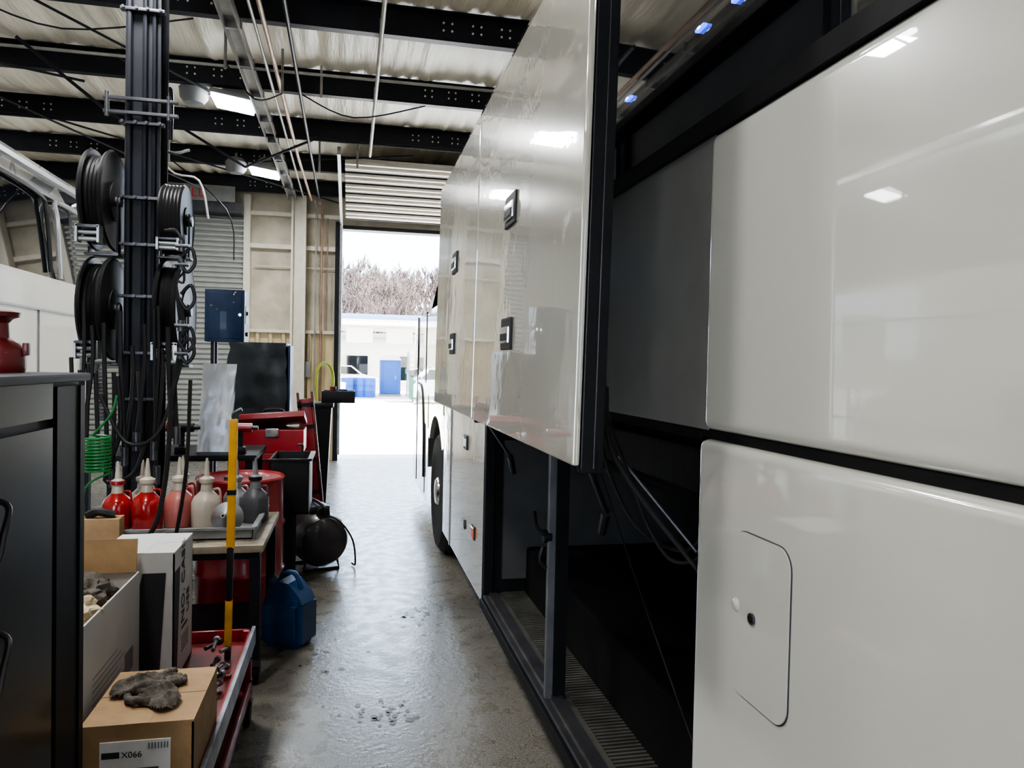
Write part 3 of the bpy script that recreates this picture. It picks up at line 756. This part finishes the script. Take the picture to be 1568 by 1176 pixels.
# ---------------------------------------------------------------- drum, tub, jug, air tank
b=B('oil_drum')
pr=[(.26,0),(.265,.01),(.26,.02)]
for z in(.29,.58): pr+=[(.26,z-.02),(.272,z),(.26,z+.02)]
pr+=[(.26,.85),(.267,.865),(.26,.875),(.25,.86)]
b.lathe(pr,(-.66,4.92,0),RED,40);b.cyl((-.72,4.85,.86),(-.72,4.85,.88),.03,DSTEEL);b.done()
b=B('blue_jerrycan')
jx,jy=-.315,4.36
b.T=Matrix.Translation((jx,jy,0))@Rz(-25)
bm=bmesh.new();bmesh.ops.create_cube(bm,size=1,matrix=Matrix.Diagonal((.25,.22,.27,1)));
bmesh.ops.bevel(bm,geom=list(bm.edges),offset=.03,segments=4,affect='EDGES');b.addbm(bm,BLUE,Matrix.Translation((0,0,.135)))
b.prism([(-.12,.245),(.12,.245),(.10,.29),(.03,.36),(-.03,.37),(-.09,.33)],-.075,.075,BLUE,'Y')
b.tube([(-.06,0,.35),(-.04,0,.395),(.03,0,.40),(.08,0,.32)],.014,BLUE)
b.cyl((-.085,0,.32),(-.11,0,.36),.03,BLUE);b.cyl((-.107,0,.355),(-.12,0,.375),.024,BLACK)
b.box(-.09,.09,-.113,-.10,.06,.20,BLUE,.006)
b.done(wn=True)
b=B('portable_air_tank')
ax,ay,az=-.24,5.98,.24
pr=[(.02,-.27),(.10,-.26),(.175,-.22),(.205,-.16),(.205,.16),(.175,.22),(.10,.26),(.02,.27)]
b.T=Matrix.Translation((ax,ay,az))@Rz(-70)
TANKM=mat('tank_paint',(.035,.03,.035),.35,0,.3)
b.lathe(pr,(0,0,0),TANKM,32,'X')
for x in(-.14,.14): b.tube([(x,-.12,-.15),(x,-.14,-.232),(x,.14,-.232),(x,.12,-.15)],.012,BLACK,smooth=False)
b.tube([(-.18,0,.17),(-.16,0,.26),(.16,0,.26),(.18,0,.17)],.013,BLACK)
b.box(-.1,.1,-.08,.08,.18,.25,DSTEEL,.02);b.cyl((.1,0,.2),(.18,0,.2),.05,BLACK);b.cyl((-.27,0,0),(-.31,0,0),.03,STEEL)
b.tube([(.2,.0,.2),(.26,.1,.15),(.27,.2,.0),(.2,.25,-.2),(.1,.26,-.225)],.007,HOSE)
b.done()
b=B('drain_tub')
tx0,tx1,ty0,ty1=-.52,-.26,5.22,5.68
for a in((tx0,tx1,ty0,ty0+.012),(tx0,tx1,ty1-.012,ty1),(tx0,tx0+.012,ty0,ty1)): b.box(*a,.56,.94,BLACK,.004)
b.box(tx1-.012,tx1,ty0,ty1,.56,.94,GREY,.004);b.box(tx0,tx1,ty0,ty1,.56,.575,BLACK)
b.box(tx0-.015,tx1+.015,ty0-.015,ty0+.01,.925,.94,BLACK);b.box(tx1,tx1+.02,ty0,ty1,.925,.94,GREY)
b.cyl((-.40,5.45,.03),(-.40,5.45,.56),.045,BSTEEL)
b.box(-.50,-.28,5.25,5.65,.0,.03,BSTEEL,.008)
b.tube([(tx1-.06,ty0+.1,.92),(tx1-.05,ty0+.08,1.02),(tx1-.08,ty0+.02,1.03)],.008,DSTEEL)
b.done()
# ---------------------------------------------------------------- second bench and stuff
b=B('steel_workbench')
b.box(-1.75,-.62,5.35,6.0,.91,.95,BSTEEL,.004);b.box(-1.7,-.67,5.4,5.95,.35,.38,BSTEEL)
for x in(-1.7,-.67):
    for y in(5.4,5.95): b.box(x-.025,x+.025,y-.025,y+.025,0,.91,BSTEEL)
b.done()
b=B('foil_parts_bag')
V=[];F=[]
for j in range(13):
    for i in range(9):
        u=i/8-.5;v=j/12
        V.append((-.93+u*.22+.02*v,5.55+.09*v+.02*noise.noise(Vector((u*7,v*7,1))),.95+.62*v));
for j in range(12):
    for i in range(8):
        a=j*9+i;F.append([a,a+1,a+10,a+9])
V2=[(x,y+.05,z) for x,y,z in V]
b.add(V,F,FOIL);b.add(V2,F,FOIL);b.done(sharp=80)
b=B('cordless_tool_cluster')
for x,y,c in((-.74,5.45,RED),(-1.12,5.45,BLACK),(-1.3,5.5,RED),(-1.5,5.6,BLACK)):
    b.box(x-.04,x+.04,y-.04,y+.04,.95,1.0,BLACK,.01);b.tube([(x,y,1.0),(x,y+.01,1.1)],.02,BLACK);b.cyl((x-.06,y,1.13),(x+.08,y,1.13),.032,c);b.cyl((x+.08,y,1.13),(x+.12,y,1.13),.014,DSTEEL)
b.done()
b=B('red_tool_cart')
b.box(-.92,-.42,6.25,6.75,.10,.85,DRED,.01)
for z in(.14,.3,.45,.6,.72): b.box(-.90,-.44,6.238,6.25,z,z+.11,RED,.004);b.box(-.8,-.54,6.22,6.238,z+.075,z+.088,CHROME,.003)
for x in(-.86,-.48):
    for y in(6.31,6.7): b.cyl((x-.02,y,.05),(x+.02,y,.05),.05,RUB)
b.done()
b=B('red_toolbox')
b.box(-.86,-.36,6.3,6.68,.85,1.04,RED,.01)
b.T=Matrix.Translation((-.61,6.68,1.04))@Matrix.Rotation(R(-14),4,'X')@Matrix.Rotation(R(-4),4,'Y')
b.box(-.255,.255,-.39,0,.0,.05,RED,.01)
b.T=None
b.tube([(-.70,6.48,1.13),(-.68,6.46,1.19),(-.55,6.46,1.19),(-.53,6.48,1.13)],.012,BLACK)
b.box(-.66,-.56,6.288,6.30,.98,1.05,CHROME,.004)
b.done(wn=True)
b=B('covered_machine')
b.box(-1.04,-.54,6.9,7.4,0.0,1.1,BLACK,.02)
bm=bmesh.new();bmesh.ops.create_cube(bm,size=1,matrix=Matrix.Diagonal((.52,.52,.68,1)));bmesh.ops.subdivide_edges(bm,edges=list(bm.edges),cuts=10,use_grid_fill=True)
for v in bm.verts:
    k=(v.co.z+.34)/.68
    v.co.x*=1-.08*k;v.co.y*=1-.1*k
    v.co+=Vector((noise.noise(v.co*9),noise.noise(v.co*9+Vector((5,0,0))),0))*.03
b.addbm(bm,mat('dark_teal_cover',(.010,.016,.020),.4,bump=.5,bscale=10),Matrix.Translation((-.80,7.13,1.42)))
b.box(-.54,-.52,6.9,7.3,1.05,1.74,DBLUE,.005)
b.done()
b=B('blue_control_box')
b.box(-1.35,-.99,7.5,7.8,1.77,2.27,DBLUE,.012)
b.box(-1.32,-1.02,7.492,7.5,1.80,2.24,DBLUE,.005);b.cyl((-1.03,7.48,2.03),(-1.03,7.495,2.03),.015,CHROME)
for z in(1.85,2.05): b.cyl((-.99,7.6,z),(-.97,7.6,z),.02,BLACK)
b.box(-.99,-.985,7.55,7.75,1.95,2.12,GREY)
b.box(-1.3,-1.27,7.55,7.58,0,1.77,BSTEEL);b.box(-1.3,-1.27,7.72,7.75,0,1.77,BSTEEL);b.box(-1.07,-1.04,7.55,7.58,0,1.77,BSTEEL);b.done()
b=B('mechanic_creeper')
b.T=Matrix.Translation((-.26,6.98,0))@Matrix.Rotation(R(-2),4,'X')@Matrix.Rotation(R(-6),4,'Y')
b.box(-.05,.05,-.012,.012,.25,1.27,RED,.01);b.box(-.075,-.05,-.02,.02,.03,1.33,DRED,.006);b.box(.05,.075,-.02,.02,.03,1.33,DRED,.006)
for z in(.1,.4,.7,1.0,1.2): b.box(-.06,.06,-.03,-.01,z,z+.03,BSTEEL)
for x in(-.06,.06):
    for z in(.12,.62,1.22): b.cyl((x-.012,-.06,z),(x+.012,-.06,z),.03,RUB);b.tube([(x,-.06,z),(x,-.02,z+.02)],.01,STEEL,smooth=False)
b.done()
b=B('black_trash_bin')
b.add([(-.46,8.37,.0),(-.24,8.37,0),(-.24,8.7,0),(-.46,8.7,0),(-.50,8.33,1.12),(-.19,8.33,1.12),(-.19,8.75,1.12),(-.50,8.75,1.12)],[[0,1,5,4],[1,2,6,5],[2,3,7,6],[3,0,4,7],[0,1,2,3]],BLACK)
b.box(-.52,-.17,8.31,8.77,1.10,1.15,BLACK,.01);b.done()
b=B('black_parts_tray')
for a in((-.30,.06,8.4,8.42),(-.30,.06,8.68,8.70),(-.30,-.285,8.4,8.7),(.045,.06,8.4,8.7)): b.box(*a,1.15,1.28,BLACK,.004)
b.box(-.30,.06,8.4,8.7,1.15,1.165,BLACK);b.cyl((-.18,8.5,1.17),(-.18,8.5,1.33),.035,DRED);b.box(-.12,-.02,8.48,8.6,1.17,1.30,DBLUE,.01);b.done()
b=B('wall_hose_coil')
for k in range(3):
    c=-.40+.01*k;y=12.20-.012*k
    b.tube([(c-.12,y,1.0-.05*k),(c-.13,y,1.35),(c-.09,y,1.52),(c,y,1.6-.012*k),(c+.09,y,1.52),(c+.13,y,1.35),(c+.12,y,1.0+.03*k)],.014,LIME)
b.box(-.43,-.37,12.16,12.30,1.54,1.58,STEEL);b.done()
b=B('wall_sign')
b.box(-2.75,-1.75,12.05,12.08,4.0,4.24,GREY,.003);ob=b.done()
t=text('sign_letters','ELL',.20,(0,0,0),(R(90),0,0),mat('sign_red',(.6,.02,.02),.5),ob);t.location=Vector((-2.48,12.045,4.05))-ob.location
b=B('wall_switch_box');b.box(-.70,-.62,12.3,12.37,1.35,1.6,GREY,.008);b.tube([(-.66,12.34,1.6),(-.66,12.34,2.0)],.01,COND,smooth=False);b.done()
b=B('floor_stain_marks')
random.seed(21)
STN=mat('oil_stain',(.022,.020,.018),.35)
for (mx_,my_,sx,sy,nn) in((.17,3.40,.22,.11,34),(.45,4.7,.16,.25,20),(.05,2.6,.1,.1,5),(-.1,4.0,.3,.3,10)):
    for k in range(nn):
        x=mx_+random.gauss(0,sx*.5);y=my_+random.gauss(0,sy*.5);r=random.uniform(.005,.02)
        if x>.69: continue
        P=[(x+r*random.uniform(.5,1.3)*math.cos(a*.785),y+1.2*r*random.uniform(.5,1.3)*math.sin(a*.785),.0015) for a in range(8)]
        b.add(P,[list(range(8))],STN)
b.done()

# ---------------------------------------------------------------- outside
CONC=mat('sunlit_yard',(.62,.60,.56),.9,var=.08,vscale=.5)
b=B('yard_ground');b.box(-60,60,YW+.2,160,-.25,-.02,CONC);b.done()
b=B('added_rear_ground');b.box(-40,40,-50,YB-.15,-.25,-.02,CONC);b.done()  # unseen ground, added to bounce daylight up through the rear opening
b=B('yard_canopy')
LB=mat('light_blue_roof',(.12,.18,.30),.5)
b.box(-12,6.5,33,40,3.5,3.72,LB,.02);b.box(-12,6.5,33.02,39.9,3.25,3.5,TRIM)
for x in(-9,-5,-1.2,2.9): b.box(x-.08,x+.08,33.3,33.46,-.02,3.25,TRIM)
for x in(-2.9,-.2,1.6,3.6): b.box(x,x+1.2,34.5,34.6,2.5,3.2,TRIM,.01)
b.done()
b=B('yard_building')
b.box(-14,9,44,52,-.02,3.0,mat('tan_siding',(.55,.50,.41),.7),.02);b.box(-14.3,9.3,43.6,52.4,3.0,3.3,GREY,.02)
for x in(-10,-6,-2.6,-.2,2.2,5): b.box(x,x+1.2,43.95,44.02,.6,2.0,GLASS);b.box(x-.05,x+1.25,43.9,43.97,.5,.6,TRIM)
b.done()
def dumpster(x,y,w,m):
    b=B('dumpster')
    b.prism([(y,0.1),(y+1.4,.1),(y+1.5,1.25),(y-.2,1.05)],x,x+w,m,'X')
    b.prism([(y-.25,1.05),(y+1.55,1.26),(y+1.55,1.32),(y-.25,1.11)],x-.05,x+w+.05,BLACK,'X')
    for k in range(4): b.box(x+w*(k+.3)/4,x+w*(k+.3)/4+.08,y-.2,y-.1,.15,1.0,m)
    for xx in(x+.2,x+w-.2): b.cyl((xx-.05,y+.2,.0),(xx+.05,y+.2,.0),.1,RUB);b.cyl((xx-.05,y+1.2,.0),(xx+.05,y+1.2,.0),.1,RUB)
    b.done()
dumpster(2.5,31,1.5,mat('green_steel',(.01,.10,.05),.5))
BB=mat('bright_blue_plastic',(.01,.08,.35),.5)
for px in(1.45,4.2):
    b=B('portable_toilet')
    b.box(px,px+1.0,37,38.0,.0,1.75,BB,.03);b.prism([(px-.04,1.75),(px+1.04,1.75),(px+.9,1.95),(px+.14,1.95)],36.96,38.04,PAPER,'Y')
    b.box(px+.15,px+.85,36.97,37,.1,1.65,BB,.01);b.box(px+.7,px+.78,36.93,36.98,.8,1.0,GREY);b.box(px-.02,px+1.02,36.9,38.05,-.02,.08,GREY);b.done()
b=B('blue_barrel_group')
for x,y,r,h in((-.1,35.5,.29,.9),(.5,35.7,.29,.9),(-.7,36,.29,.9),(.2,36.3,.29,.9),(.9,35.6,.29,.9)):
    b.lathe([(r*.95,0),(r,.04),(r,h*.32),(r*1.04,h*.35),(r,h*.38),(r,h*.62),(r*1.04,h*.65),(r,h*.68),(r,h-.04),(r*.93,h)],(x,y,-.02),BB,20)
b.done()
b=B('step_ladder')
for x in(2.75,3.15):
    b.tube([(x,36.2,-.02),(x+.03*(1 if x<3 else -1),36.6,2.2)],.03,STEEL,smooth=False);b.tube([(x,37.1,-.02),(x,36.65,2.2)],.025,STEEL,smooth=False)
for k in range(7): b.box(2.75,3.15,36.2+.052*(k+1),36.32+.052*(k+1),.28*(k+1),.28*(k+1)+.03,STEEL)
b.done()
def car(x,y,m):
    b=B('parked_car')
    b.prism([(x-2.2,.3),(x+2.2,.3),(x+2.25,.75),(x+1.4,.95),(x+.8,1.42),(x-1.1,1.45),(x-1.8,.98),(x-2.2,.85)],y,y+1.7,m,'Y')
    b.prism([(x+1.25,.97),(x+.75,1.37),(x-1.05,1.39),(x-1.6,.99)],y-.01,y+1.71,GLASS,'Y')
    for xx in(x-1.35,x+1.35):
        for yy in(y-.02,y+1.5): b.lathe([(.2,0),(.33,.02),(.33,.2),(.2,.22)],(xx,yy,.31),TIREM,24,'Y')
    b.done()
car(-2.4,30,mat('car_white',(.75,.75,.75),.3));car(6.2,32.5,mat('car_blue',(.03,.10,.35),.3,coat=1));car(-.7,41.2,mat('car_white',(.75,.75,.75),.3))
BARK=mat('bare_tree_bark',(.085,.06,.05),.9,var=.2)
b=B('hillside')
V=[];F=[]
HZ=lambda y:-.1+(y-62)*.165
for j in range(10):
    for i in range(41):
        x=-60+3*i;yy=62+j*7;V.append((x,yy,HZ(yy)+1.0*noise.noise(Vector((x*.06,j*.5,0)))*(j>0)))
for j in range(9):
    for i in range(40):
        a=j*41+i;F.append([a,a+1,a+42,a+41])
b.add(V,F,mat('dry_grass_hill',(.10,.08,.06),.95,var=.3,vscale=.4));b.done(sharp=90)
b=B('bare_treeline')
random.seed(11)
def br(p,d,l,r,dep):
    q=p+d*l
    b.tube([p,q],lambda t:r*(1-.35*t),BARK,4 if dep>1 else 3,smooth=False)
    if dep==0: return
    for k in range(3 if dep>1 else 5):
        nd=(d+Vector((random.uniform(-.8,.8),random.uniform(-.8,.8),random.uniform(-.1,.6)))*.75).normalized()
        br(q if k<2 else p+d*l*.6,nd,l*random.uniform(.6,.78),max(r*.6,.05),dep-1)
for k in range(110):
    x=random.uniform(-6,18);y=random.uniform(68,118)
    br(Vector((x,y,HZ(y)-.6)),Vector((random.uniform(-.1,.1),0,1)).normalized(),random.uniform(2.5,3.4),.22,4)
b.done(sharp=90)

# ---------------------------------------------------------------- lighting
w=bpy.data.worlds.new('sky_world');S.world=w;w.use_nodes=True
nt=w.node_tree;bg=nt.nodes['Background']
sky=nt.nodes.new('ShaderNodeTexSky');sky.sky_type='HOSEK_WILKIE';sky.turbidity=3;sky.ground_albedo=.5
sky.sun_direction=Vector((.6,.1,.8)).normalized()
mx=nt.nodes.new('ShaderNodeMix');mx.data_type='RGBA';mx.inputs['Factor'].default_value=.6
mx.inputs['B'].default_value=(.74,.88,1.08,1)
nt.links.new(sky.outputs[0],mx.inputs['A']);nt.links.new(mx.outputs['Result'],bg.inputs['Color'])
bg.inputs['Strength'].default_value=14
l=bpy.data.lights.new('sun','SUN');l.energy=46;l.angle=R(.6);l.color=(1,.96,.9)
o=bpy.data.objects.new('sun',l);S.collection.objects.link(o);o.location=(30,20,40)
o.rotation_euler=Vector((-.62,.12,-.78)).to_track_quat('-Z','Y').to_euler()

S.view_settings.view_transform='AgX'
S.view_settings.look='AgX - Medium High Contrast'
S.view_settings.exposure=.2

# ---------------------------------------------------------------- camera
cam=bpy.data.cameras.new('camera');cam.sensor_width=36;cam.lens=26.17;cam.clip_start=.02;cam.clip_end=400
co=bpy.data.objects.new('camera',cam);S.collection.objects.link(co)
M=Matrix.Translation((0,0,1.6))@Matrix.Rotation(R(-12.3),4,'Z')@Matrix.Rotation(R(90-1.4),4,'X')@Matrix.Rotation(R(1.2),4,'Z')
co.matrix_world=M
S.camera=co
